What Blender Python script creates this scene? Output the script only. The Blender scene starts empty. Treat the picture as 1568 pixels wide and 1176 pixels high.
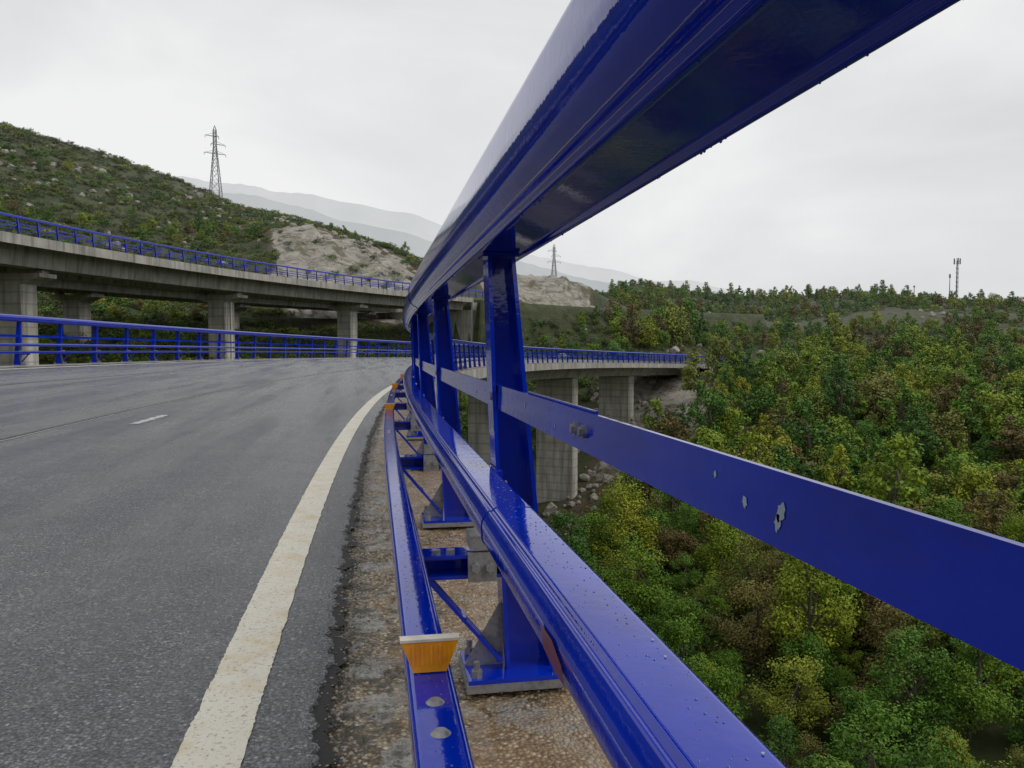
import bpy, bmesh, math, random
import numpy as np
from mathutils import Vector, noise, Matrix
rad=math.radians
random.seed(4); RNG=np.random.default_rng(7)
scene=bpy.context.scene
col=scene.collection
scene.view_settings.view_transform='Standard'
scene.view_settings.look='None'; scene.view_settings.exposure=0

# ------------------------------------------------------------ helpers
def link(o,parent=None):
    col.objects.link(o)
    if parent is not None: o.parent=parent
    return o
def empty(name):
    e=bpy.data.objects.new(name,None); e.empty_display_size=.2
    return link(e)
def mesh_obj(name,verts,faces,mats,parent=None,smooth=None,midx=None):
    me=bpy.data.meshes.new(name)
    me.from_pydata([tuple(v) for v in verts],[],[tuple(f) for f in faces])
    for m in (mats if isinstance(mats,(list,tuple)) else [mats]): me.materials.append(m)
    if midx is not None: me.polygons.foreach_set('material_index',midx)
    if smooth is not None:
        me.polygons.foreach_set('use_smooth',[True]*len(me.polygons))
        me.set_sharp_from_angle(angle=rad(smooth))
    me.update()
    return link(bpy.data.objects.new(name,me),parent)

class MB:
    def __init__(s): s.v=[];s.f=[];s.m=[]
    def add(s,v,f,m=0):
        b=len(s.v); s.v+= [tuple(p) for p in v]
        s.f+=[tuple(i+b for i in q) for q in f]; s.m+=[m]*len(f)
    def box(s,a,b,m=0):
        x0,y0,z0=a;x1,y1,z1=b
        v=[(x0,y0,z0),(x1,y0,z0),(x1,y1,z0),(x0,y1,z0),(x0,y0,z1),(x1,y0,z1),(x1,y1,z1),(x0,y1,z1)]
        s.hexa(v,m)
    def hexa(s,v,m=0):
        s.add(v,[(3,2,1,0),(4,5,6,7),(0,1,5,4),(1,2,6,5),(2,3,7,6),(3,0,4,7)],m)
    def beam(s,p,q,w,m=0,w2=None,n=4):
        p=Vector(p);q=Vector(q);d=(q-p).normalized()
        u=d.cross(Vector((0,0,1)) if abs(d.z)<.9 else Vector((0,1,0))).normalized();v=d.cross(u)
        w2=w if w2 is None else w2; vs=[]
        for c,r in ((p,w),(q,w2)):
            for i in range(n):
                a=2*math.pi*(i+.5)/n
                vs.append(c+(u*math.cos(a)+v*math.sin(a))*r)
        fs=[(i,(i+1)%n,n+(i+1)%n,n+i) for i in range(n)]+[tuple(reversed(range(n))),tuple(range(n,2*n))]
        s.add(vs,fs,m)
    def obj(s,name,mats,parent=None,smooth=None):
        return mesh_obj(name,s.v,s.f,mats,parent,smooth,s.m)

def newmat(name):
    m=bpy.data.materials.new(name); m.use_nodes=True
    nt=m.node_tree; b=nt.nodes['Principled BSDF']
    return m,nt,b
def N(nt,t,**k):
    n=nt.nodes.new(t)
    for a,v in k.items():
        if a in n.inputs: n.inputs[a].default_value=v
        else: setattr(n,a,v)
    return n
def ramp(nt,fac,stops,interp='LINEAR'):
    r=nt.nodes.new('ShaderNodeValToRGB'); r.color_ramp.interpolation=interp
    e=r.color_ramp.elements
    while len(e)<len(stops): e.new(.5)
    for i,(p,c) in enumerate(stops):
        e[i].position=p; e[i].color=(tuple(c)[:3]+(1,)) if hasattr(c,'__len__') else (c,c,c,1)
    nt.links.new(fac,r.inputs[0]); return r.outputs[0]
def coords(nt,scale=(1,1,1),rot=(0,0,0)):
    tc=nt.nodes.new('ShaderNodeTexCoord'); mp=nt.nodes.new('ShaderNodeMapping')
    mp.inputs['Scale'].default_value=scale; mp.inputs['Rotation'].default_value=rot
    nt.links.new(tc.outputs['Object'],mp.inputs[0]); return mp.outputs[0]
def tnoise(nt,vec,scale,detail=5,rough=.55,dist=0):
    n=nt.nodes.new('ShaderNodeTexNoise'); n.inputs['Scale'].default_value=scale
    n.inputs['Detail'].default_value=detail; n.inputs['Roughness'].default_value=rough
    n.inputs['Distortion'].default_value=dist
    nt.links.new(vec,n.inputs['Vector']); return n.outputs['Fac']
def mix(nt,f,a,b,mode='MIX'):
    m=nt.nodes.new('ShaderNodeMix'); m.data_type='RGBA'; m.blend_type=mode
    for s,x in ((0,f),(6,a),(7,b)):
        if isinstance(x,(int,float)): m.inputs[s].default_value=x
        elif isinstance(x,(tuple,list)): m.inputs[s].default_value=tuple(x)[:3]+(1,)
        else: nt.links.new(x,m.inputs[s])
    return m.outputs[2]
def bump(nt,b,h,strength,dist):
    n=nt.nodes.new('ShaderNodeBump'); n.inputs['Strength'].default_value=strength
    n.inputs['Distance'].default_value=dist
    nt.links.new(h,n.inputs['Height']); nt.links.new(n.outputs[0],b.inputs['Normal'])
def L(nt,a,b): nt.links.new(a,b)

# ------------------------------------------------------------ materials
def mat_blue(name='blue_paint'):
    m,nt,b=newmat(name); v=coords(nt)
    n1=tnoise(nt,v,3,4); c=ramp(nt,n1,[(.3,(.0,.014,.32)),(.7,(.0,.026,.46))])
    n2=tnoise(nt,v,70,6,.75)
    sp=ramp(nt,n2,[(.69,0.0),(.72,.8)])
    c=mix(nt,sp,c,(.03,.07,.20) )
    gr=tnoise(nt,coords(nt,(1,.25,1)),14,6,.7)
    c=mix(nt,ramp(nt,gr,[(.52,0.0),(.75,.5)]),c,(.004,.014,.10))
    L(nt,c,b.inputs['Base Color'])
    r=ramp(nt,tnoise(nt,v,9,5,.65),[(.35,.02),(.7,.09)]); L(nt,r,b.inputs['Roughness'])
    b.inputs['IOR'].default_value=1.5
    bump(nt,b,tnoise(nt,v,30,4,.6),.12,.004)
    return m
M_BLUE=mat_blue()
def mat_galv():
    m,nt,b=newmat('galvanised_steel'); v=coords(nt)
    c=ramp(nt,tnoise(nt,v,30,6,.7),[(.3,(.16,.16,.17)),(.55,(.34,.34,.35)),(.72,(.22,.16,.10))])
    L(nt,c,b.inputs['Base Color']); b.inputs['Metallic'].default_value=.6; b.inputs['Roughness'].default_value=.42
    bump(nt,b,tnoise(nt,v,80,4),.2,.002); return m
M_GALV=mat_galv()
def mat_simple(name,c,rough=.5,metal=0,sc=25):
    m,nt,b=newmat(name); v=coords(nt)
    k=ramp(nt,tnoise(nt,v,sc,5),[(.3,tuple(x*.7 for x in c)),(.7,tuple(min(1,x*1.15) for x in c))])
    L(nt,k,b.inputs['Base Color']); b.inputs['Roughness'].default_value=rough; b.inputs['Metallic'].default_value=metal; return m
M_ORANGE=mat_simple('orange_reflector',(1.0,.36,.005),.15)
M_WHITEPL=mat_simple('white_plastic',(.7,.66,.55),.35)
M_CHIP=mat_simple('bare_primer_chip',(.35,.42,.48),.5)
M_CHIPR=mat_simple('red_scrape',(.12,.012,.07),.3)
M_STEEL=mat_simple('grey_steel',(.20,.21,.22),.5,.3)
M_BARK=mat_simple('bark',(.09,.075,.055),.9)

def mat_asphalt():
    m,nt,b=newmat('wet_asphalt'); v=coords(nt)
    vo=N(nt,'ShaderNodeTexVoronoi'); vo.inputs['Scale'].default_value=105; L(nt,v,vo.inputs['Vector'])
    sepv=N(nt,'ShaderNodeSeparateColor'); L(nt,vo.outputs['Color'],sepv.inputs[0])
    stone=ramp(nt,sepv.outputs[0],[(.0,(.045,.047,.052)),(.35,(.10,.104,.113)),(.7,(.17,.176,.19)),(.9,(.29,.295,.31)),(1,(.58,.58,.59))])
    edge=ramp(nt,vo.outputs['Distance'],[(.25,1.0),(.65,.18)])
    stone=mix(nt,1.0,stone,edge,'MULTIPLY')
    fine=tnoise(nt,v,120,4,.85)
    c=mix(nt,.40,stone,ramp(nt,fine,[(.40,(.012,.012,.014)),(.51,(.13,.134,.145)),(.64,(.54,.55,.57))]))
    lv=coords(nt,(1.6,.10,1)); big=tnoise(nt,lv,1.0,6,.6)
    b2=tnoise(nt,v,2.2,6,.7)
    c=mix(nt,1.0,c,ramp(nt,big,[(.3,(.74,.74,.76)),(.65,(1,1,1))]),'MULTIPLY')
    c=mix(nt,1.0,c,ramp(nt,b2,[(.3,(.66,.67,.69)),(.62,(1,1,1))]),'MULTIPLY')
    L(nt,c,b.inputs['Base Color'])
    pz=tnoise(nt,lv,1.3,6,.65)
    r=ramp(nt,pz,[(.38,.14),(.62,.34)]); L(nt,r,b.inputs['Roughness'])
    b.inputs['Specular IOR Level'].default_value=.7
    hm=N(nt,'ShaderNodeMath',operation='SUBTRACT'); L(nt,fine,hm.inputs[0]); L(nt,vo.outputs['Distance'],hm.inputs[1])
    bump(nt,b,hm.outputs[0],.45,.006); return m
M_ASPH=mat_asphalt()
def mat_line():
    m,nt,b=newmat('road_paint'); v=coords(nt)
    w=tnoise(nt,v,85,6,.8)
    c=mix(nt,ramp(nt,w,[(.55,0.0),(.62,.85)]),(.74,.71,.60),(.20,.19,.17))
    st=tnoise(nt,v,7,6,.65)
    c=mix(nt,ramp(nt,st,[(.47,0.0),(.70,.65)]),c,(.60,.44,.20))
    wn=tnoise(nt,v,24,7,.8)
    c=mix(nt,ramp(nt,wn,[(.62,0.0),(.66,.8)]),c,(.13,.13,.135))
    L(nt,c,b.inputs['Base Color']); b.inputs['Roughness'].default_value=.45
    bump(nt,b,w,.8,.005); return m
M_LINE=mat_line()
def mat_strip():
    m,nt,b=newmat('gritty_concrete'); v=coords(nt)
    vo=N(nt,'ShaderNodeTexVoronoi'); vo.inputs['Scale'].default_value=85; L(nt,v,vo.inputs['Vector'])
    sepv=N(nt,'ShaderNodeSeparateColor'); L(nt,vo.outputs['Color'],sepv.inputs[0])
    peb=ramp(nt,sepv.outputs[0],[(0,(.085,.065,.04)),(.4,(.22,.165,.095)),(.75,(.34,.26,.155)),(1,(.54,.47,.36))])
    peb=mix(nt,1.0,peb,ramp(nt,vo.outputs['Distance'],[(.3,1.0),(.7,.3)]),'MULTIPLY')
    patch=tnoise(nt,v,4.5,7,.7,.4)
    sm=ramp(nt,tnoise(nt,v,40,6,.75),[(.35,(.15,.145,.13)),(.65,(.34,.33,.305))])
    c=mix(nt,ramp(nt,patch,[(.50,0.0),(.54,.9)]),peb,sm)
    tc=nt.nodes.new('ShaderNodeTexCoord'); sx=N(nt,'ShaderNodeSeparateXYZ'); L(nt,tc.outputs['Object'],sx.inputs[0])
    rust=tnoise(nt,v,3.2,6,.7)
    ma=N(nt,'ShaderNodeMath',operation='MULTIPLY_ADD'); L(nt,sx.outputs[0],ma.inputs[0]); ma.inputs[1].default_value=.45; L(nt,rust,ma.inputs[2])
    c=mix(nt,ramp(nt,ma.outputs[0],[(.53,0.0),(.67,.68)]),c,mix(nt,.5,(.36,.21,.09),peb))
    dk=tnoise(nt,v,6,7,.75)
    c=mix(nt,ramp(nt,dk,[(.54,0.0),(.66,.55)]),c,(.07,.058,.04))
    mossn=tnoise(nt,v,11,7,.75)
    mb=N(nt,'ShaderNodeMath',operation='MULTIPLY_ADD'); L(nt,sx.outputs[0],mb.inputs[0]); mb.inputs[1].default_value=-.40; L(nt,mossn,mb.inputs[2])
    c=mix(nt,ramp(nt,mb.outputs[0],[(.51,0.0),(.59,.92)]),c,(.042,.039,.025))
    L(nt,c,b.inputs['Base Color'])
    L(nt,ramp(nt,patch,[(.4,.5),(.6,.15)]),b.inputs['Roughness'])
    hm=N(nt,'ShaderNodeMath',operation='SUBTRACT'); L(nt,mossn,hm.inputs[0]); L(nt,vo.outputs['Distance'],hm.inputs[1])
    bump(nt,b,hm.outputs[0],.75,.009); return m
M_STRIP=mat_strip()
M_DIRT=mat_simple('gutter_dirt',(.010,.009,.008),.7,0,60)
M_STONE=mat_simple('grit_stone',(.26,.23,.18),.6,0,90)
M_STONED=mat_simple('asphalt_crumb',(.05,.05,.052),.5,0,90)
def mat_conc(name,bands=False,dark=1.0):
    m,nt,b=newmat(name); v=coords(nt)
    c=ramp(nt,tnoise(nt,v,.5,6,.6),[(.3,(.26*dark,.255*dark,.232*dark)),(.7,(.46*dark,.445*dark,.395*dark))])
    sv=coords(nt,(1.6,1.6,.10)); st=tnoise(nt,sv,1.2,6,.65)
    c=mix(nt,ramp(nt,st,[(.46,0.0),(.68,.8)]),c,(.11*dark,.105*dark,.09*dark))
    if bands:
        w=N(nt,'ShaderNodeTexWave',wave_type='BANDS',bands_direction='Z'); w.inputs['Scale'].default_value=.33
        w.inputs['Distortion'].default_value=.1; L(nt,v,w.inputs['Vector'])
        c=mix(nt,ramp(nt,w.outputs['Fac'],[(.0,.45),(.10,0.0)]),c,(.16,.155,.135))
    L(nt,c,b.inputs['Base Color']); b.inputs['Roughness'].default_value=.8
    bump(nt,b,tnoise(nt,v,6,6),.3,.02); return m
M_CONC=mat_conc('weathered_concrete'); M_PIER=mat_conc('pier_concrete',True,1.3)

def painted_haze(nt,c,amt=.24):  # aerial haze painted into base colour, paler with distance from the origin
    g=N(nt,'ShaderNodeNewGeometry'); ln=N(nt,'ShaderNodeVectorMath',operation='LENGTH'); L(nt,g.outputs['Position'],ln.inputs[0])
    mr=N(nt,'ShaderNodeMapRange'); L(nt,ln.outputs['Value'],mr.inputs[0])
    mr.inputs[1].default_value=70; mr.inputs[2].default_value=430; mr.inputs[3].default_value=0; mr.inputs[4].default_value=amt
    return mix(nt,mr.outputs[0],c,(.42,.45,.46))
def mat_leaf(name,stops,dk=.45):
    m,nt,b=newmat(name)
    oi=N(nt,'ShaderNodeObjectInfo'); at=N(nt,'ShaderNodeAttribute',attribute_name='tint')
    nz=tnoise(nt,oi.outputs['Location'],.045,3,.6)
    mm=N(nt,'ShaderNodeMath',operation='MULTIPLY_ADD'); L(nt,nz,mm.inputs[0]); mm.inputs[1].default_value=1.3; mm.inputs[2].default_value=-.65
    ad=N(nt,'ShaderNodeMath',operation='ADD',use_clamp=True); L(nt,oi.outputs['Random'],ad.inputs[0]); L(nt,mm.outputs[0],ad.inputs[1])
    c=ramp(nt,ad.outputs[0],stops)
    t=ramp(nt,at.outputs['Fac'],[(0,(dk,dk+.06,dk)),(.55,(.88,.9,.8)),(1,(1,1,.8))])
    c=mix(nt,1.0,c,t,'MULTIPLY')
    c=painted_haze(nt,c)
    L(nt,c,b.inputs['Base Color']); b.inputs['Roughness'].default_value=.65
    b.inputs['Specular IOR Level'].default_value=.15
    return m
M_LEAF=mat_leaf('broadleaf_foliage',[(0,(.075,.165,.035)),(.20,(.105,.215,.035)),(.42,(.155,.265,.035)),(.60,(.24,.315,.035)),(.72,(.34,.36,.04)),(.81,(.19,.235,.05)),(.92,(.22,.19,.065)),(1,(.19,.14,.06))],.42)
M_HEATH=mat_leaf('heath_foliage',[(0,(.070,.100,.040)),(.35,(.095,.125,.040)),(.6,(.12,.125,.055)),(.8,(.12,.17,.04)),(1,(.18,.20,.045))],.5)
def mat_rock(name='granite'):
    m,nt,b=newmat(name); v=coords(nt)
    c=ramp(nt,tnoise(nt,v,1.3,8,.7),[(.3,(.14,.13,.11)),(.5,(.28,.265,.23)),(.75,(.44,.42,.38))])
    L(nt,c,b.inputs['Base Color']); b.inputs['Roughness'].default_value=.85
    bump(nt,b,tnoise(nt,v,4,8,.7),.6,.1); return m
M_ROCK=mat_rock()
def mat_terrain():
    m,nt,b=newmat('heath_ground'); v=coords(nt)
    n1=tnoise(nt,v,.035,8,.65); n2=tnoise(nt,v,.45,9,.75)
    g=ramp(nt,n1,[(.32,(.05,.075,.025)),(.46,(.08,.10,.035)),(.58,(.10,.098,.045)),(.72,(.09,.125,.03))])
    c=mix(nt,1.0,g,ramp(nt,n2,[(.32,(.25,.27,.25)),(.5,(.8,.8,.75)),(.7,(1,1,1))]),'MULTIPLY')
    n3=tnoise(nt,v,.9,7,.8)
    rk=ramp(nt,n3,[(.67,0.0),(.70,.7)])
    c=mix(nt,rk,c,(.22,.21,.17))
    at=N(nt,'ShaderNodeAttribute',attribute_name='rock')
    sv=coords(nt,(.5,.5,1.3),(.5,.35,.6)); n4=tnoise(nt,sv,.45,10,.78,1.2)
    rc=ramp(nt,n4,[(.34,(.07,.062,.052)),(.42,(.21,.19,.155)),(.50,(.37,.345,.295)),(.60,(.50,.475,.42)),(.68,(.30,.235,.16))])
    n5=tnoise(nt,v,.16,8,.7)
    rc=mix(nt,ramp(nt,n5,[(.52,0.0),(.60,.85)]),rc,(.13,.125,.06))
    mm=N(nt,'ShaderNodeMath',operation='ADD'); L(nt,at.outputs['Fac'],mm.inputs[0])
    sc=N(nt,'ShaderNodeMath',operation='MULTIPLY_ADD'); L(nt,n2,sc.inputs[0]); sc.inputs[1].default_value=1.1; sc.inputs[2].default_value=-.55
    L(nt,sc.outputs[0],mm.inputs[1])
    c=mix(nt,ramp(nt,mm.outputs[0],[(.14,0.0),(.30,.8)]),c,(.125,.092,.058))
    c=mix(nt,ramp(nt,mm.outputs[0],[(.42,0.0),(.52,1.0)]),c,rc)
    c=painted_haze(nt,c)
    L(nt,c,b.inputs['Base Color']); b.inputs['Roughness'].default_value=.9
    b.inputs['Specular IOR Level'].default_value=.2
    bump(nt,b,n4,.9,1.2); return m
M_TERR=mat_terrain()

# ------------------------------------------------------------ paths
R0=155.0; S0=3.0; CX,CY=R0,S0
def path0(s):
    z=-1.1e-4*s*s if s>0 else 0
    if s<S0: return 0.0,s,0.0,z
    t=(s-S0)/R0
    return R0*(1-math.cos(t)),S0+R0*math.sin(t),t,z
ZU=9.15
def make_upper(R,z):
    def p(s):
        t=s/R; return CX-R*math.cos(t),CY+R*math.sin(t),t,z
    return p
RU1,RU2=191.0,206.0
pathU1=make_upper(RU1,ZU); pathU2=make_upper(RU2,ZU)
def P(path,s,o,z):
    x,y,t,z0=path(s); return (x+o*math.cos(t),y-o*math.sin(t),z0+z)
def svals(a,b,near=.5):
    out=[];s=a
    while s<b:
        out.append(s); s+= near if s<15 else (1.0 if s<40 else 2.0)
    out.append(b); return out
def sweep(name,sec,path,ss,mat,parent,smooth=35,closed=True,caps=True):
    n=len(sec);v=[];f=[]
    for s in ss:
        for o,z in sec: v.append(P(path,s,o,z))
    m=n if closed else n-1
    for i in range(len(ss)-1):
        for j in range(m):
            a=i*n+j;b=i*n+(j+1)%n
            f.append((a,b,b+n,a+n))
    if closed and caps:
        f.append(tuple(range(n))); f.append(tuple(reversed(range((len(ss)-1)*n,len(ss)*n))))
    return mesh_obj(name,v,f,mat,parent,smooth)
def rnd(pts,r,seg=3):
    out=[];n=len(pts)
    for i in range(n):
        p=Vector(pts[i]);a=Vector(pts[i-1]);b=Vector(pts[(i+1)%n])
        ra=min(r,(a-p).length*.45,(b-p).length*.45)
        p0=p+(a-p).normalized()*ra; p1=p+(b-p).normalized()*ra
        for k in range(seg+1):
            t=k/seg; q=p0*(1-t)**2+p*2*t*(1-t)+p1*t*t; out.append((q.x,q.y))
    return out

# ------------------------------------------------------------ guardrail
TOP=rnd([(.217,1.268),(.228,1.232),(.252,1.210),(.264,1.207),(.272,1.197),(.288,1.197),(.294,1.209),(.404,1.209),(.408,1.197),(.42,1.197),(.42,1.345),(.385,1.372),(.262,1.372),(.220,1.34)],.014,4)
BEAM=rnd([(.222,.545),(.220,.585),(.236,.607),(.243,.606),(.249,.613),(.33,.612),(.33,.53),(.235,.53)],.010,4)
LOW=rnd([(.052,.335),(.052,.40),(.130,.40),(.130,.335)],.014,4)
BAR=[(.338,.778),(.338,.844),(.344,.844),(.344,.778)]
def post_mesh(name,detail=True):
    b=MB()
    zs=[.03,.4,.8,1.20]
    inn=[.365,.345,.325,.312]; out=[.500,.462,.425,.388]
    for k in range(3):
        for (A,w) in ((inn,1),(out,-1)):
            a0,a1=A[k],A[k+1]; t=.011*w
            y=.048
            b.hexa([(a0,-y,zs[k]),(a0+t,-y,zs[k]),(a0+t,y,zs[k]),(a0,y,zs[k]),(a1,-y,zs[k+1]),(a1+t,-y,zs[k+1]),(a1+t,y,zs[k+1]),(a1,y,zs[k+1])] if w>0 else
                   [(a0+t,-y,zs[k]),(a0,-y,zs[k]),(a0,y,zs[k]),(a0+t,y,zs[k]),(a1+t,-y,zs[k+1]),(a1,-y,zs[k+1]),(a1,y,zs[k+1]),(a1+t,y,zs[k+1])])
        b.hexa([(inn[k]+.011,.018,zs[k]),(out[k]-.011,.018,zs[k]),(out[k]-.011,.030,zs[k]),(inn[k]+.011,.030,zs[k]),(inn[k+1]+.011,.018,zs[k+1]),(out[k+1]-.011,.018,zs[k+1]),(out[k+1]-.011,.030,zs[k+1]),(inn[k+1]+.011,.030,zs[k+1])])
    b.box((.300,-.05,1.196),(.40,.05,1.2075))
    if detail:
        b.box((.245,-.115,.008),(.53,.115,.030),1)
        b.box((.25,-.11,.0305),(.525,.11,.042),0)
        for o in (.275,.505):
            for y in (-.085,.085):
                b.beam((o,y,.03),(o,y,.062),.016,1,n=6); b.beam((o,y,.062),(o,y,.085),.009,1,n=8)
        b.box((.128,-.045,.362),(.352,.045,.372)); b.box((.128,-.045,.305),(.352,.045,.315)); b.box((.128,.035,.315),(.352,.045,.362))
        b.box((.105,-.05,.30),(.128,.05,.378))
        b.box((.255,-.058,.298),(.335,-.046,.380),1)
        b.beam((.275,-.075,.34),(.275,-.058,.34),.013,1,n=6); b.beam((.315,-.075,.34),(.315,-.058,.34),.013,1,n=6)
        b.box((.262,-.054,.385),(.345,.05,.425),1)
        b.beam((.17,-.02,.372),(.17,-.02,.384),.013,1,n=6); b.beam((.21,-.02,.372),(.21,-.02,.384),.013,1,n=6)
        for y in (-.04,-.012,.016):
            b.beam((.15,y,.30),(.345,y,.07),.0075,0)
        b.beam((.15,-.045,.30),(.15,.03,.30),.011,0); b.beam((.345,-.045,.07),(.345,.03,.07),.011,0)
        b.beam((.245,-.045,.19),(.245,.03,.19),.009,0)
        b.hexa([(.25,-.004,.042),(.36,-.004,.042),(.36,.004,.042),(.25,.004,.042),(.352,-.004,.22),(.36,-.004,.20),(.36,.004,.20),(.352,.004,.22)],1)
        b.box((.331,-.06,.535),(.352,.06,.605)); b.beam((.30,-.075,.57),(.36,-.075,.57),.012,1,n=6)
        b.beam((.322,-.02,.812),(.350,-.02,.812),.012,1,n=8)
    return b.obj(name,[M_BLUE,M_GALV])
def barrier(path,s_a,s_b,mirror=None,zoff=0,first=2.2,near=.5,detail_to=40):
    root=empty('bridge_guardrail')
    T=(lambda sec:[(mirror-o,z+zoff) for o,z in sec]) if mirror is not None else (lambda sec:[(o,z+zoff) for o,z in sec])
    ss=svals(s_a,s_b,near)
    for nm,sec in (('top_rail',TOP),('main_beam',BEAM),('low_rail',LOW),('flat_bar',BAR)):
        sweep(nm,T(sec),path,ss,M_BLUE,root)
    pm=post_mesh('post_template',True); me=pm.data; bpy.data.objects.remove(pm)
    pm=post_mesh('post_template',False); me2=pm.data; bpy.data.objects.remove(pm)
    s=first; k=0
    while s-2>s_a: s-=2
    while s<s_b:
        ob=bpy.data.objects.new('post_%d'%k, me if s<detail_to else me2)
        x,y,t,z=path(s)
        if mirror is None:
            ob.location=(x,y,z+zoff); ob.rotation_euler=(0,0,-t)
        else:
            q=P(path,s,mirror,zoff); ob.location=q; ob.rotation_euler=(0,0,-t+math.pi)
        link(ob,root); s+=2; k+=1
    return root
rail=barrier(path0,-2.5,150,near=.25)
railL=barrier(path0,-14,150,mirror=-10.35,zoff=.47,first=2.2)
barrier(pathU1,-60,RU1*.80,zoff=.01,detail_to=-999)
barrier(pathU2,-60,RU2*.80,zoff=.01,detail_to=-999)

b=MB()
for s in (1.31,6.9,10.9,14.9,18.9,22.9,26.9):
    def q(o,y,z): return P(path0,s+y,o,z)
    c=.091
    b.hexa([q(c-.028,0,.402),q(c+.028,0,.402),q(c+.028,.012,.402),q(c-.028,.012,.402),q(c-.048,.0,.454),q(c+.048,.0,.454),q(c+.048,.012,.454),q(c-.048,.012,.454)],0)
    b.hexa([q(c-.05,-.002,.4545),q(c+.05,-.002,.4545),q(c+.05,.02,.4545),q(c-.05,.02,.4545),q(c-.05,-.002,.459),q(c+.05,-.002,.459),q(c+.05,.02,.459),q(c-.05,.02,.459)],1)
    for k in range(5):
        oo=c-.03+.015*k
        b.hexa([q(oo,-.003,.415),q(oo+.004,-.003,.415),q(oo+.004,-.001,.415),q(oo,-.001,.415),q(oo,-.003,.448),q(oo+.004,-.003,.448),q(oo+.004,-.001,.448),q(oo,-.001,.448)],0)
b.obj('reflectors',[M_ORANGE,M_WHITEPL],rail)
b=MB()
for s in (1.10,1.20,5.1,5.2,9.1,9.2):
    x,y,z=P(path0,s,.091,.400); b.beam((x,y,z),(x,y,z+.005),.015,0,n=16,w2=.009)
for s in (1.235,1.285):
    x,y,z=P(path0,s,.338,.812); b.beam((x,y,z),(x-.006,y,z),.011,0,n=16); b.beam((x-.006,y,z),(x-.012,y,z),.008,0,n=6)
b.obj('bolts',[M_GALV],rail,40)
b=MB()
b.box((.3445,1.20,.782),(.3495,1.75,.848))
b.obj('bar_splice',[M_BLUE],rail)
def splice(sec,cx,cz,s,half,k,name):
    sc=[(cx+(o-cx)*k,cz+(z-cz)*k) for o,z in sec]
    sweep(name,sc,path0,[s-half,s+half],M_BLUE,rail)
for s in (5.25,9.25,13.25): splice(TOP,.32,1.285,s,.10,1.03,'rail_sleeve')
for s in (1.62,5.62,9.6): splice(BEAM,.28,.57,s,.0022,1.03,'beam_seam')
b=MB()
for (s,z,r) in ((.61,.810,.008),(.615,.80,.006),(.675,.806,.005),(.74,.822,.0035),(1.75,.815,.005),(1.45,.80,.004),(2.6,.80,.007)):
    pts=[]; n=18
    for i in range(n):
        a=2*math.pi*i/n; rr=r*random.uniform(.6,1.25)
        pts.append(P(path0,s+rr*.9*math.cos(a),.3372,z+rr*1.2*math.sin(a)))
    b.add(pts,[tuple(range(n))],0)
for i in range(16):   # chips along the main beam top
    s=random.uniform(.5,2.6); o=random.uniform(.262,.322); r=random.uniform(.0012,.0035); n=10; pts=[]
    for k in range(n):
        a=2*math.pi*k/n; rr=r*random.uniform(.5,1.3); pts.append(P(path0,s+rr*1.6*math.sin(a),o+rr*math.cos(a),.6136))
    b.add(pts,[tuple(range(n))],0)
b.obj('paint_chips',[M_CHIP],rail)
b=MB()
pts=[P(path0,s,.2178,z) for s,z in ((1.02,.580),(1.00,.555),(.93,.549),(.88,.552),(.90,.570),(.95,.583))]
b.add(pts,[tuple(range(6))],0); b.obj('red_scrape',[M_CHIPR],rail)
v=[];f=[]
def drop(c,r,up=False):
    b0=len(v); n=8; sg=-1 if up else 1
    rings=[(-.8,.55),(-.2,.8),(.3,.75)] if not up else [(-.35,.55),(-.15,.85),(.1,1.0)]
    for dz,rr in rings:
        for i in range(n):
            a=2*math.pi*i/n; v.append((c[0]+r*rr*math.cos(a),c[1]+r*rr*math.sin(a),c[2]+r*dz*sg))
    v.append((c[0],c[1],c[2]-(1.15 if not up else .45)*r*sg))
    for k in range(2):
        for i in range(n): f.append((b0+k*n+i,b0+k*n+(i+1)%n,b0+(k+1)*n+(i+1)%n,b0+(k+1)*n+i))
    for i in range(n): f.append((b0+(i+1)%n,b0+i,b0+3*n))
for i in range(150):
    s=random.uniform(.2,4.5); o=random.choice([.414,.414,.281]); drop(P(path0,s,o,1.1968),random.choice([.001,.0015,.002,.003]))
for i in range(420):
    s=random.uniform(.3,2.6); drop(P(path0,s,random.uniform(.255,.322),.6127),random.choice([.0006,.0009,.0012,.0018]),True)
for i in range(260):
    s=random.uniform(.7,3); drop(P(path0,s,random.uniform(.066,.118),.4002),random.choice([.0006,.0009,.0013,.002]),True)
mw,nt,bs=newmat('water_drop'); bs.inputs['Base Color'].default_value=(.01,.04,.30,1); bs.inputs['Roughness'].default_value=.03; bs.inputs['Coat Weight'].default_value=1
mesh_obj('water_drops',v,f,mw,rail,60)

# ------------------------------------------------------------ road
def ns(x,y=0,z=0): return noise.noise(Vector((x,y,z)))
def bank(o): return .015+.044*(-o-.12)
def edge_o(s): return -.145+.028*ns(s*2.2)+.028*ns(s*9)+.018*ns(s*28)+.012*ns(s*75)
ss=[];s=-14
while s<175:
    ss.append(s); s+= .5 if s<.3 else (.007 if s<3.2 else (.02 if s<8 else (.1 if s<20 else 1.0)))
v=[];f=[];ncol=8
for s in ss:
    e=edge_o(s)
    for o,z in ((e+.006+.006*ns(s*40,5),.0005),(e,bank(e)-.003),(e-.015,bank(e-.015)),(-.25,bank(-.25)),(-1.0,bank(-1.)),(-3.4,bank(-3.4)),(-7,bank(-7)),(-10.33,bank(-10.33))):
        v.append(P(path0,s,o,z))
for i in range(len(ss)-1):
    for j in range(ncol-1):
        a=i*ncol+j; f.append((a,a+ncol,a+ncol+1,a+1))
road=mesh_obj('road',v,f,M_ASPH)
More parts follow.
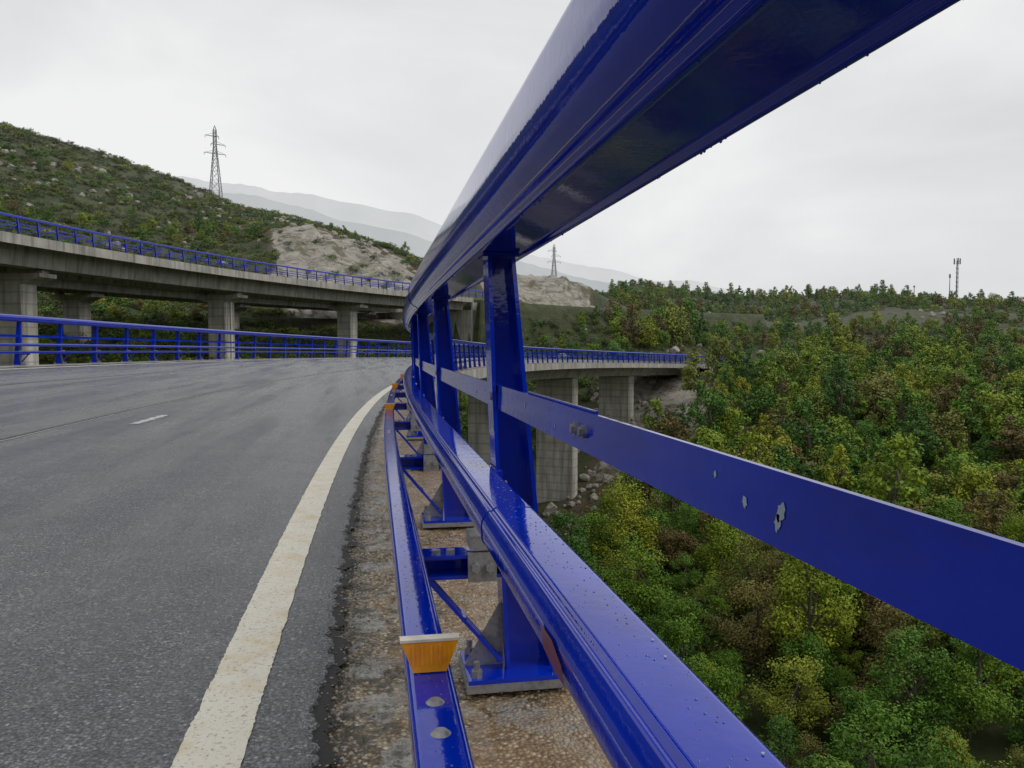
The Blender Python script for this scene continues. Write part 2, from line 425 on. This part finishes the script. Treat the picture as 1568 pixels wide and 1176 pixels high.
def line(name,o0,o1,s0,s1,mat,dz=.004,parent=road,step=.25,jag=0):
    v=[];f=[];s=s0;k=0
    while s<=s1:
        j0=jag*(ns(s*9,1)+ns(s*60,2));j1=jag*(ns(s*9,7)+ns(s*60,3))
        v+=[P(path0,s,o0+j0,bank(o0)+dz),P(path0,s,o1+j1,bank(o1)+dz)]; k+=1
        s+= step if s<20 else 1.0
    for i in range(k-1): f.append((2*i,2*i+2,2*i+3,2*i+1))
    return mesh_obj(name,v,f,mat,parent)
line('edge_line',-.442,-.295,-10,170,M_LINE,step=.012,jag=.005)
line('edge_line_far_side',-9.75,-9.60,-10,170,M_LINE)
M_SEAM=mat_simple('seam_tar',(.03,.03,.033),.3)
M_WORN=mat_simple('worn_paint',(.40,.40,.40),.5,0,12)
line('asphalt_joint',-3.240,-3.205,-10,170,M_SEAM,step=.05,jag=.014)
line('worn_joint_edge',-3.19,-3.160,-10,170,mat_simple('pale_joint',(.24,.245,.25),.5,0,8),.003,step=.05,jag=.016)
line('asphalt_joint_b',-6.74,-6.70,-10,170,M_SEAM,step=.1,jag=.014)
line('worn_dash',-2.68,-2.59,8.9,10.0,M_WORN,step=.02,jag=.04)
ss=[];s=-10
while s<160:
    ss.append(s); s+=.5 if s<.5 else (.014 if s<4.5 else (.06 if s<10 else 1.0))
os_=[-.22+.0175*i for i in range(50)]
v=[];f=[]
for s in ss:
    for o in os_:
        h=0 if (s>10 or s<.5) else .006*ns(o*60,s*60)+.008*ns(o*16,s*16,3)-.005
        if o<-.09: h-=.006
        v.append(P(path0,s,o,h-.002))
n=len(os_)
for i in range(len(ss)-1):
    for j in range(n-1):
        a=i*n+j; f.append((a,a+1,a+1+n,a+n))
mesh_obj('deck_edge_strip',v,f,M_STRIP,None,80)
v=[];f=[];k=0;s=.3
while s<30:
    w=.032+.030*ns(s*5,2)+.026*ns(s*20,8)
    c=edge_o(s)
    v+=[P(path0,s,c-.03,.0045),P(path0,s,c+.010+max(.008,w)+.014*ns(s*45),.0050)]; k+=1; s+=.01 if s<8 else .2
for i in range(k-1): f.append((2*i,2*i+1,2*i+3,2*i+2))
mesh_obj('gutter_dirt',v,f,M_DIRT)
B=MB()
oct_=[(1,0,0),(0,1,0),(-1,0,0),(0,-1,0),(0,0,1),(0,0,-1)]
of=[(0,1,4),(1,2,4),(2,3,4),(3,0,4),(1,0,5),(2,1,5),(3,2,5),(0,3,5)]
for i in range(4600):
    s=.6+ (random.random()**1.5)*11; q=random.random()
    if q<.55: o=edge_o(s)+.065+random.gauss(0,.022); r=random.uniform(.0015,.0075)
    elif q<.7: o=edge_o(s)-abs(random.gauss(0,.05)); r=random.uniform(.001,.003)
    else: o=random.uniform(-.09,.6); r=random.uniform(.001,.005)
    c=P(path0,s,o,.006+(bank(o) if q>.55 and q<.7 else 0)); a=random.random()*6; vv=[]
    for p in oct_:
        x=p[0]*math.cos(a)-p[1]*math.sin(a); y=p[0]*math.sin(a)+p[1]*math.cos(a)
        k=random.uniform(.6,1.3); vv.append((c[0]+x*r*k,c[1]+y*r*k,c[2]+p[2]*r*.6))
    B.add(vv,of,1 if random.random()<.5 else 0)
B.obj('loose_gravel',[M_STONE,M_STONED])

# ------------------------------------------------------------ viaducts
via=empty('road_viaduct')
sec=[(.66,-.016),(.66,-.60),(.28,-.60),(.15,-.38),(-2.3,-.50),(-2.9,-1.75),(-7.6,-1.55),(-8.2,-.3),(-10.8,-.02),(-10.9,-.15),(-11.25,-.15),(-11.25,.465),(-10.36,.465),(-10.34,.40),(-.3,-.03),(-.28,-.022)]
sweep('deck',sec,path0,svals(-14,136,1),M_CONC,via,30)
def pier(path,s,o,a,bb,ztop,zbot,parent,capw=None,name='pier'):
    b=MB(); ch=.12
    x,y,t,z0=path(s)
    def ring(a,bb,z): return [(-a,-bb+ch,z),(-a+ch,-bb,z),(a-ch,-bb,z),(a,-bb+ch,z),(a,bb-ch,z),(a-ch,bb,z),(-a+ch,bb,z),(-a,bb-ch,z)]
    vs=[]; zs=list(np.arange(zbot,ztop,1.5))+[ztop]
    for z in zs: vs+=ring(a,bb,z)
    f=[]
    for i in range(len(zs)-1):
        for j in range(8): f.append((i*8+j,i*8+(j+1)%8,(i+1)*8+(j+1)%8,(i+1)*8+j))
    f.append(tuple(range((len(zs)-1)*8,len(zs)*8)))
    b.add(vs,f)
    if capw:
        b.hexa([(-a*.9,-bb*1.1,ztop-.9),(a*.9,-bb*1.1,ztop-.9),(a*.9,bb*1.1,ztop-.9),(-a*.9,bb*1.1,ztop-.9),(-capw,-bb*1.1,ztop-.35),(capw,-bb*1.1,ztop-.35),(capw,bb*1.1,ztop-.35),(-capw,bb*1.1,ztop-.35)])
        b.box((-capw,-bb*1.1,ztop-.349),(capw,bb*1.1,ztop-.02))
    for q in (-a*.6,a*.6) if not capw else (-capw*.8,capw*.8): b.box((q-.35,-.35,ztop),(q+.35,.35,ztop+.28))
    ob=b.obj(name,[M_PIER],parent)
    ob.location=P(path,s,o,0); ob.rotation_euler=(0,0,-t); return ob
for i,s in enumerate((14,34,54,74,94,114)):
    pier(path0,s,-5.2,2.35,.9,-1.85,-30+i,via,name='pier_%d'%i)
b=MB(); x,y,t,z0=path0(135)
b.box((-11.3,-.5,-7),(.7,1.5,-1.9)); b.box((.35,-.3,-7),(.7,9,-.62)); b.box((-11.3,-.3,-7),(-10.95,9,-.2))
ob=b.obj('abutment',[M_CONC],via); ob.location=(x,y,z0); ob.rotation_euler=(0,0,-t)
usec=[(.62,0),(.62,-.75),(.36,-.75),(.2,-.4),(-1.5,-.45),(-1.7,-2.0),(-3.3,-2.0),(-3.5,-.5),(-6.6,-.5),(-6.8,-2.0),(-8.2,-2.0),(-8.4,-.45),(-10.2,-.4),(-10.35,-.75),(-10.6,-.75),(-10.6,0)]
def find_s(R,o,azd,z=0):
    best=None
    for k in range(0,2000):
        t=-.2+k*.0006; r=R-o
        x=CX-r*math.cos(t); y=CY+r*math.sin(t)
        a=math.degrees(math.atan2(x,y))
        if best is None or abs(a-azd)<best[0]: best=(abs(a-azd),t)
    return best[1]*R
def px2az(px): return 10+math.degrees(math.atan((px-784)/1210))
for path,R,pxs,tend in ((pathU1,RU1,(28,340,532),.76),(pathU2,RU2,(120,352,552),.76)):
    vv=empty('road_viaduct')
    sweep('deck',usec,path,[R*(-.3+i*.02) for i in range(int((tend+.3)/.02)+1)],M_CONC,vv,30)
    sl=[find_s(R,-5,px2az(p)) for p in pxs]; sl.append(sl[0]-29); sl.append(sl[0]-58)
    for i,s in enumerate(sl): pier(path,s,-5,1.25,.85,-2.3,-26,vv,capw=3.0,name='pier_%d'%i)
    x,y,t,z0=path(R*tend)
    b=MB(); b.box((-10.6,-.5,-9),(.6,1.5,-2.05)); b.box((.3,-.3,-9),(.6,8,-.76)); ob=b.obj('abutment',[M_CONC],vv); ob.location=(x,y,z0); ob.rotation_euler=(0,0,-t)
    if R==RU1:
        b=MB(); s=sl[1]
        b.beam(P(path,s,-3.6,-2.3-.3),P(path,s,-3.6,-11),.10,0,n=8); b.obj('drain_pipe',[M_WHITEPL],vv)
    sweep('deck_surface',[(.0,.06),(-10,.06),(-10,.004),(.0,.004)],path,[R*(-.3+i*.02) for i in range(54)],M_ASPH,vv,30)

# ------------------------------------------------------------ terrain
RC=np.array([0,20,40,60,94,113,130,150,180,250,350,500,900,1500],float)
T={-180:[-16,-17,-18,-18,-16,-14,-12,-9,-4,6,14,14,10,0],
-90:[-16,-15,-12,-8,0,6,12,20,34,60,66,60,40,20],
-40:[-14,-12,-9,-6,-1,4,9,17,30,64,66,58,40,20],
-23:[-14,-12,-9,-6,-1,3,8,15,28,60,62,55,40,20],
-15.8:[-14,-12,-10,-7,-2,2,6,12,24,52,55,50,38,20],
-10.4:[-14,-12,-11,-8,-3,0,4,9,20,44,47,45,35,20],
-5:[-15,-13,-12,-10,-4,-2,2,8,26,38.5,42,40,30,20],
0:[-15,-14,-13,-12,-7,-5,0,7,22,31.5,35,35,28,20],
5:[-16,-16,-16,-16,-11,-7,0,7.5,16,25,31,31,26,15],
10:[-17,-19,-22,-22,-20,-13,-5,6.5,15,19,28,28,24,15],
15.5:[-17,-20,-22,-22,-18,-12,-7,1,14.5,15,19,20,18,10],
18.5:[-17,-20,-23,-22,-16,-10.5,-6.5,0,6,14,27,24,20,10],
24:[-17,-20,-23,-20,-14,-8,-3.6,-1,2,9,23,21,18,10],
29:[-17,-20,-23,-20,-15,-10,-7,-4,0,8,20,19,15,10],
37:[-17,-20,-22,-20,-16,-12,-9,-6,-1.5,7,20,19,15,10],
43:[-17,-20,-21,-20,-16,-12,-9,-6,-2,6,16.5,16,12,8],
60:[-17,-20,-22,-22,-18,-15,-12,-9,-4,5,15,15,12,8],
110:[-17,-20,-24,-25,-22,-19,-16,-13,-8,3,14,14,10,8],
180:[-16,-17,-18,-18,-16,-14,-12,-9,-4,6,14,14,10,0]}
azk=np.array(sorted(T)); tab=np.array([T[k] for k in sorted(T)],float)
AZ=np.linspace(-180,180,721); LR=np.linspace(math.log(20),math.log(1520),500); RR=np.exp(LR)-20
tmp=np.array([np.interp(RR,RC,row) for row in tab])
G=np.array([np.interp(AZ,azk,tmp[:,j]) for j in range(tmp.shape[1])]).T
def blur(A,n,ax):
    k=np.exp(-np.linspace(-2,2,2*n+1)**2); k/=k.sum()
    pad=[(0,0),(0,0)]; pad[ax]=(n,n)
    B=np.pad(A,pad,mode='wrap' if ax==0 else 'edge')
    return np.apply_along_axis(lambda m:np.convolve(m,k,'valid'),ax,B)
G=blur(blur(G,5,0),6,1)
def ztab(az,r):
    i=(az+180)*2; j=(math.log(r+20)-LR[0])/(LR[1]-LR[0])
    i=min(max(i,0),719.999); j=min(max(j,0),498.999)
    i0=int(i);j0=int(j);a=i-i0;c=j-j0
    return G[i0,j0]*(1-a)*(1-c)+G[i0+1,j0]*a*(1-c)+G[i0,j0+1]*(1-a)*c+G[i0+1,j0+1]*a*c
def sst(a,b,x):
    t=min(max((x-a)/(b-a),0),1); return t*t*(3-2*t)
def band(x,a,b,w): return sst(a-w,a+w,x)*(1-sst(b-w,b+w,x))
def rockmask(az,r,x,y):
    j=1.4*ns(x*.05,y*.05,9)+.8*ns(x*.2,y*.2,4)
    m=band(az+j,-6.8,3.5,.8)*band(r+6*j,143,184+ (az+2)*-.6,4)
    m=max(m,band(az+j*.6,8.0,15.8,.6)*band(r+2*j,162,198,3))
    m=max(m,.60*band(az+j,16.5,24.5,1.2)*band(r+5*j,98,133,4))
    m=max(m,.30*band(az+j,12,19,1.5)*band(r+5*j,62,98,6))
    m=max(m,.24*band(az+2*j,18,30,2.5)*band(r+8*j,72,138,8))
    return m
def sO(x,y):
    if y<S0: return y,x
    t=math.atan2(y-CY,CX-x); rc=math.hypot(x-CX,y-CY)
    return S0+R0*t,R0-rc
def height(x,y):
    r=math.hypot(x,y)+1e-6; az=math.degrees(math.atan2(x,y))
    z=ztab(az,r)+.95
    amp=min(1,r/60)
    rm=rockmask(az,r,x,y)
    z+=amp*(1.6*ns(x*.035,y*.035,1)+.7*ns(x*.12,y*.12,2)+.35*ns(x*.35,y*.35,3))
    if rm>.05: z+=rm*(1.8*ns(x*.2,y*.2,7)+1.0*abs(ns(x*.45,y*.45,8))+.6*ns(x*.9,y*.9,8))
    if r>200: z+=min(1,(r-200)/100)*1.5*ns(x*.02,y*.02,11)
    s,o=sO(x,y)
    if -16<o<5 and s>-60:
        k=band(o,-12.5,1.6,1.5); zr=-1.1e-4*max(s,0)**2
        if s<136: z=min(z,z*(1-k)+(zr-2.6)*k) if s<128 else (min(z,zr-2.1) if k>.3 else z)
        elif s<230: z=z*(1-k)+(zr-.12)*k
    rc=math.hypot(x-CX,y-CY); t=math.atan2(y-CY,CX-x)
    if y>-150 and 184<rc<222:
        if -.5<t<.76:
            k=band(rc,189,217.5,2); z=min(z,z*(1-k)+(ZU-3.4)*k)
        elif t<1.25:
            k=band(rc,187,199,2); z=z*(1-k)+(ZU-.3)*k
    return z,rm
azs=list(np.arange(-180,-34,3.0))+list(np.arange(-34,54,.28))+list(np.arange(54,180,3.0))
rs=[3]
while rs[-1]<1480: rs.append(rs[-1]+max(.8,rs[-1]*.0115))
v=[(0,0,-16)];att=[0.0]
for a in azs:
    ca,sa=math.cos(rad(a)),math.sin(rad(a))
    for r in rs:
        x=r*sa;y=r*ca; z,m=height(x,y); v.append((x,y,z)); att.append(m)
na=len(azs);nr=len(rs);f=[]
for i in range(na):
    i2=(i+1)%na
    f.append((0,1+i2*nr,1+i*nr))
    for j in range(nr-1):
        f.append((1+i*nr+j,1+i2*nr+j,1+i2*nr+j+1,1+i*nr+j+1))
terr=mesh_obj('terrain',v,f,M_TERR)
terr.data.polygons.foreach_set('use_smooth',[True]*len(f))
terr.data.flip_normals()
A=terr.data.attributes.new('rock','FLOAT','POINT'); A.data.foreach_set('value',att)

mm,nt,bs=newmat('haze_painted_mountain'); vv=coords(nt)  # haze over the mountains is painted in as a pale base colour
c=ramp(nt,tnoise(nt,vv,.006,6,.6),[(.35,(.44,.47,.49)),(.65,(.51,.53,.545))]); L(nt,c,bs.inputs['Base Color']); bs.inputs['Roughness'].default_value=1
mm2,nt,bs=newmat('haze_painted_mountain_far'); vv=coords(nt)  # farther range: base colour paler still, standing in for thicker haze
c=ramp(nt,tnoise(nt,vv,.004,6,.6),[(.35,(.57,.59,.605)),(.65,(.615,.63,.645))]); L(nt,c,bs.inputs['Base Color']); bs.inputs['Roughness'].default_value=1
def mountains(name,pts,dist,mat,depth=600):
    px=[p[0] for p in pts]; el=[(530-p[1])/1210 for p in pts]
    v=[];f=[];cols=260;rows=8
    for i in range(cols):
        x=px[0]+(px[-1]-px[0])*i/(cols-1); a=rad(px2az(x)); e=np.interp(x,px,el)
        for k in range(rows):
            q=k/(rows-1); dd=dist+depth*(q-1); h=e*dist*math.cos(a-rad(10))*(q**.9)-60*(1-q)
            h+=q*(6*ns(x*.02,k*.4,2)+3*ns(x*.09,k*.3,6))*dist/1800
            v.append((dd*math.sin(a),dd*math.cos(a),h+.95))
    for i in range(cols-1):
        for k in range(rows-1):
            a_=i*rows+k; f.append((a_,a_+rows,a_+rows+1,a_+1))
    o=mesh_obj(name,v,f,mat); o.data.polygons.foreach_set('use_smooth',[True]*len(f)); o.data.flip_normals(); return o
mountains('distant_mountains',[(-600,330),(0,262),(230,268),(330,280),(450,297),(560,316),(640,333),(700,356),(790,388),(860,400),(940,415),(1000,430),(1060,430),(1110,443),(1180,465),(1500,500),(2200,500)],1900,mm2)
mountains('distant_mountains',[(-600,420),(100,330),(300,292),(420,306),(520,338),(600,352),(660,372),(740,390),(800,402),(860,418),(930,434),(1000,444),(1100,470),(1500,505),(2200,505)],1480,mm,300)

# ------------------------------------------------------------ vegetation
def tree_mesh(name,seed,H,R,nleaf,ls,K,leafmat,trunk=True,flat=.46,cz=.52,cone=.35):
    rng=np.random.default_rng(seed)
    b=MB()
    cents=[]
    for i in range(K):
        d=rng.normal(size=3); d/=np.linalg.norm(d); q=rng.uniform(.25,1)**.5
        c=np.array([d[0]*R*q*.85,d[1]*R*q*.85,H*cz+d[2]*H*flat*q*.9])
        k=1.0-cone*max(0,(c[2]-H*cz)/(H*flat)); c[0]*=k; c[1]*=k
        cents.append(c)
    cents=np.array(cents)
    if trunk:
        p=Vector((0,0,-.6)); r=H*.020
        bend=rng.normal(size=2)*.12
        tops=[]
        for k in range(4):
            q=Vector((bend[0]*(k+1)*.3,bend[1]*(k+1)*.3,H*(.16*(k+1)))); b.beam(p,q,r,0,r*.8,n=6); p=q; r*=.8; tops.append(q)
        for i in range(0,K,2):
            t=tops[rng.integers(0,4)]; c=Vector(cents[i]); m=(t+c)/2+Vector((0,0,.1*H*rng.uniform(-.2,.5)))
            b.beam(t,m,H*.009,0,H*.006,n=4); b.beam(m,c,H*.006,0,H*.002,n=4)
    nb=len(b.v)
    tint_c=rng.uniform(.1,.95,K); rc=R*rng.uniform(.18,.40,K)
    w=rc**2; idx=rng.choice(K,nleaf,p=w/w.sum())
    d=rng.normal(size=(nleaf,3)); d/=np.linalg.norm(d,axis=1)[:,None]
    q=rng.uniform(0,1,nleaf)**.45*(1+.3*(rng.random(nleaf)<.12))
    pos=cents[idx]+d*(rc[idx]*q)[:,None]*np.array([1,1,.85])
    nrm=d*.8+rng.normal(size=(nleaf,3))*.45+np.array([0,0,.4]); nrm/=np.linalg.norm(nrm,axis=1)[:,None]
    t=np.cross(nrm,rng.normal(size=(nleaf,3))); t/=np.linalg.norm(t,axis=1)[:,None]; u=np.cross(nrm,t)
    sz=(ls*rng.uniform(.55,1.3,nleaf))[:,None]
    P4=np.stack([pos-t*sz,pos+u*sz*.55,pos+t*sz,pos-u*sz*.55],1).reshape(-1,3)
    tint=np.repeat(np.clip(tint_c[idx]+rng.normal(size=nleaf)*.15,0,1),4)
    verts=np.concatenate([np.array(b.v).reshape(-1,3),P4]) if nb else P4
    faces=list(b.f)+[(nb+4*i,nb+4*i+1,nb+4*i+2,nb+4*i+3) for i in range(nleaf)]
    me=bpy.data.meshes.new(name); me.from_pydata(verts.tolist(),[],faces)
    me.materials.append(M_BARK); me.materials.append(leafmat)
    me.polygons.foreach_set('material_index',[0]*len(b.f)+[1]*nleaf)
    at=me.attributes.new('tint','FLOAT','POINT'); at.data.foreach_set('value',np.concatenate([np.full(nb,.5),tint]))
    return me
near=[tree_mesh('tree_near_%d'%i,10+i,h,r,9000,.080,k,M_LEAF) for i,(h,r,k) in enumerate(((6.0,2.3,44),(5.0,2.5,38),(7.2,2.1,46),(4.2,2.2,30),(5.6,1.7,30)))]
mid=[tree_mesh('tree_mid_%d'%i,30+i,h,r,2200,.16,k,M_LEAF) for i,(h,r,k) in enumerate(((6.4,2.3,34),(5.4,2.5,30),(7.8,2.0,34),(4.4,2.2,22),(6.8,1.7,24)))]
shr=[tree_mesh('shrub_%d'%i,50+i,1.6,1.6,420,.12,12,M_HEATH,False,.45,.32) for i in range(4)]
shr+= [tree_mesh('shrub_y_%d'%i,60+i,2.0,1.5,450,.12,11,M_LEAF,False,.45,.35) for i in range(2)]
rocks=[]
for k in range(4):
    bm=bmesh.new(); bmesh.ops.create_icosphere(bm,subdivisions=3,radius=1)
    for q in bm.verts:
        d=q.co.normalized(); h=1+.35*ns(d.x*1.3+k*9,d.y*1.3,d.z*1.3)+.15*ns(d.x*4,d.y*4+k,d.z*4)
        q.co=Vector((d.x*h*1.1,d.y*h*.9,d.z*h*.65))
        for ax in range(3): q.co[ax]=max(-.75,min(.75,q.co[ax]))
    me=bpy.data.meshes.new('boulder_%d'%k); bm.to_mesh(me); bm.free(); me.materials.append(M_ROCK); rocks.append(me)
ftree=empty('forest_trees'); fsh=empty('heath_shrubs'); fr=empty('boulders')
cnt=[0,0,0]
def inst(me,parent,kind,x,y,z,sc,tilt=.07,sz=1):
    o=bpy.data.objects.new('%s_%d'%(('tree','shrub','boulder')[kind],cnt[kind]),me); cnt[kind]+=1
    o.location=(x,y,z); o.rotation_euler=(random.gauss(0,tilt),random.gauss(0,tilt),random.random()*6.28)
    o.scale=(sc*random.uniform(.85,1.15),sc*random.uniform(.85,1.15),sc*sz*random.uniform(.8,1.2)); link(o,parent)
def blocked(x,y,pad=0):
    s,o=sO(x,y)
    if -14-pad<o<3.0+pad and s>-30: return True
    rc=math.hypot(x-CX,y-CY)
    return 187-pad<rc<219+pad
grid={}
def free(x,y,d):
    k=(int(x//5),int(y//5))
    for a in (-1,0,1):
        for c in (-1,0,1):
            for (px,py) in grid.get((k[0]+a,k[1]+c),()):
                if (px-x)**2+(py-y)**2<d*d: return False
    grid.setdefault(k,[]).append((x,y)); return True
tries=0
while tries<36000:
    tries+=1
    az=random.uniform(10.5,54); r=math.sqrt(random.uniform(22**2,345**2))
    if tries<9000: r=math.sqrt(random.uniform(22**2,150**2))
    x=r*math.sin(rad(az)); y=r*math.cos(rad(az))
    if blocked(x,y,1.5): continue
    cl=ns(x*.03,y*.03,21)
    dens=1.0 if r<165 else max(.16,1-(r-165)/120)
    if az<21 and r>60: dens*=.6
    if az<17 and r>120: dens*=.25
    if r<165 and cl<-.32: dens*=.5
    if r>165 and cl<-.05: dens*=.5
    if random.random()>dens: continue
    z,rm=height(x,y)
    if rm>.35 and random.random()>.12: continue
    if rm>.15 and random.random()>.6: continue
    if not free(x,y,2.3 if r<170 else 2.9): continue
    sc=random.choice((.5,.65,.8,.95,1.1,1.25))*random.uniform(.9,1.1)*(1 if r<170 else .68)
    if az<17 and r>110: sc*=.5
    if r<50: sc*=.85
    inst(random.choice(near if r<75 else mid),ftree,0,x,y,z-.35,sc)
for i in range(2100):
    az=random.uniform(-32,10); r=random.uniform(70,215)
    x=r*math.sin(rad(az)); y=r*math.cos(rad(az))
    if blocked(x,y,-1 if r>0 else 0): continue
    z,rm=height(x,y)
    if rm>.25: continue
    if r>150 and az<4 and ns(x*.03,y*.03,33)<.1: continue
    if not free(x,y,2.8): continue
    inst(random.choice(mid),ftree,0,x,y,z-.3,random.uniform(.35,.65))
for i in range(17500):
    q=random.random()
    if q<.60: az=random.uniform(-28,14); r=random.uniform(90,310)
    elif q<.82: az=random.uniform(8,50); r=random.uniform(190,390)
    else: az=random.uniform(11,48); r=random.uniform(50,190)
    x=r*math.sin(rad(az)); y=r*math.cos(rad(az))
    s,o=sO(x,y)
    if -13<o<2 and s>-30: continue
    rc=math.hypot(x-CX,y-CY); t=math.atan2(y-CY,CX-x)
    if 187<rc<200 and t>.74: continue
    z,rm=height(x,y)
    if rm>.3 and random.random()<.90: continue
    if z>ZU-5 and 189<rc<217.5: continue
    me=random.choice(shr[:4]) if random.random()<.80 else random.choice(shr[4:])
    inst(me,fsh,1,x,y,z-.15,random.uniform(.45,1.25),sz=.8 if q<.6 else 1)
for i in range(1500):
    q=random.random()
    if q<.45: az=random.uniform(-26,4); r=random.uniform(150,300); sc=random.uniform(.3,1.0)
    elif q<.78: az=random.uniform(12,27); r=random.uniform(62,134); sc=random.uniform(.15,.6)
    else: az=random.uniform(12,45); r=random.uniform(60,330); sc=random.uniform(.3,1.1)
    x=r*math.sin(rad(az)); y=r*math.cos(rad(az)); s,o=sO(x,y)
    if -12<o<2 and s>134: continue
    if ns(x*.06,y*.06,40)<-.05: continue
    z,rm=height(x,y)
    inst(random.choice(rocks),fr,2,x,y,z+.2*sc,sc,.4)
print('instances',cnt)

# ------------------------------------------------------------ pylons / masts
def pylon(px,base_el,top_el,r):
    a=rad(px2az(px)); x=r*math.sin(a);y=r*math.cos(a); z,_=height(x,y)
    dep=r*math.cos(a-rad(10)); ztop=.95+top_el*dep; H=ztop-z
    b=MB(); w0=H*.075; w1=H*.018; wl=H*.0040
    lv=[0,.16,.30,.42,.52,.61,.69,.76,.82,.88,.94]
    def c(k,q):
        w=w0+(w1-w0)*min(1,q/.72); return ((-1,1,1,-1)[k]*w,(-1,-1,1,1)[k]*w,H*q)
    for k in range(4): b.beam(c(k,0),c(k,.72),wl*1.3); b.beam(c(k,.72),c(k,.94),wl); b.beam(c(k,.94),(0,0,H),wl*.8)
    for i in range(len(lv)-1):
        for k in range(4):
            k2=(k+1)%4
            b.beam(c(k,lv[i]),c(k2,lv[i+1]),wl*.6); b.beam(c(k2,lv[i]),c(k,lv[i+1]),wl*.6); b.beam(c(k,lv[i+1]),c(k2,lv[i+1]),wl*.6)
    for q,sd,Ln in ((.64,-1,.135),(.64,1,.135),(.76,1,.13),(.76,-1,.05),(.86,-1,.12),(.86,1,.05)):
        tip=(sd*H*Ln,0,H*q)
        for yy in (-w1,w1): b.beam((0,yy,H*q),tip,wl*.7)
        b.beam((0,0,H*(q+.045)),tip,wl*.6); b.beam(tip,(tip[0],0,H*(q-.03)),wl*.9)
    o=b.obj('power_pylon',[M_STEEL]); o.location=(x,y,z-.2); o.rotation_euler=(0,0,-a+.25)
pylon(335,0,(530-196)/1210,262)
pylon(848,0,(530-374)/1210,345)
def mast(px,top,r,kind):
    a=rad(px2az(px)); x=r*math.sin(a);y=r*math.cos(a); z,_=height(x,y)
    H=.95+(530-top)/1210*r*math.cos(a-rad(10))-z; b=MB()
    b.beam((0,0,0),(0,0,H),.22,0,.10,n=8)
    if kind:
        for i in range(10):
            q=i/10*H
            b.beam((-.35,-.2,q),(.35,-.2,q+H/10),.05); b.beam((.35,.3,q),(-.35,.3,q+H/10),.05)
        for s_ in ((-.35,-.2),(.35,-.2),(0,.4)): b.beam((s_[0],s_[1],0),(s_[0],s_[1],H*.95),.06)
        for k in range(3):
            t=k*2.094; p=(1.1*math.cos(t),1.1*math.sin(t)); b.beam((0,0,H*.93),(p[0],p[1],H*.93),.06); b.box((p[0]-.2,p[1]-.12,H*.87),(p[0]+.2,p[1]+.12,H*1.0))
        b.box((-1.3,-.9,-.3),(1.3,.9,1.4))
    else:
        b.box((-.3,-.15,H*.85),(.3,.15,H*.97)); b.box((-.6,-.6,-.3),(.6,.6,.8))
    o=b.obj('radio_mast',[M_STEEL]); o.location=(x,y,z-.1)
mast(1462,396,335,1); mast(1451,419,338,0); mast(1397,437,340,0)

# ------------------------------------------------------------ light, world, camera
w=bpy.data.worlds.new('World'); scene.world=w; w.use_nodes=True; nt=w.node_tree
bg=nt.nodes['Background']
sky=N(nt,'ShaderNodeTexSky',sky_type='NISHITA'); sky.sun_disc=False; sky.sun_elevation=rad(48); sky.sun_rotation=rad(115)
tc=nt.nodes.new('ShaderNodeTexCoord'); mp=nt.nodes.new('ShaderNodeMapping'); mp.inputs['Scale'].default_value=(1,1,2.4)
L(nt,tc.outputs['Generated'],mp.inputs[0])
nf=tnoise(nt,mp.outputs[0],1.9,7,.52,.4)
c=ramp(nt,nf,[(.32,(.65,.66,.672)),(.5,(.755,.758,.762)),(.66,(.86,.857,.85))])
sc=N(nt,'ShaderNodeVectorMath',operation='SCALE'); L(nt,c,sc.inputs[0]); sc.inputs['Scale'].default_value=10.6
c=mix(nt,.95,sky.outputs[0],sc.outputs[0]); L(nt,c,bg.inputs['Color']); bg.inputs['Strength'].default_value=.1
sd=bpy.data.lights.new('sun','SUN'); sd.energy=1.1; sd.angle=rad(30); sd.color=(1,.96,.9)
so=bpy.data.objects.new('sun',sd); link(so)
a=rad(115); d=Vector((math.sin(a)*math.cos(rad(48)),math.cos(a)*math.cos(rad(48)),math.sin(rad(48))))
so.rotation_euler=(-d).to_track_quat('-Z','Y').to_euler()
cam=bpy.data.cameras.new('camera'); co=bpy.data.objects.new('camera',cam); link(co)
cam.sensor_width=36; cam.lens=36*1210/1568; cam.clip_start=.02; cam.clip_end=6000
co.location=(0,0,.95); co.rotation_euler=(rad(90-2.74),0,rad(-10))
scene.camera=co
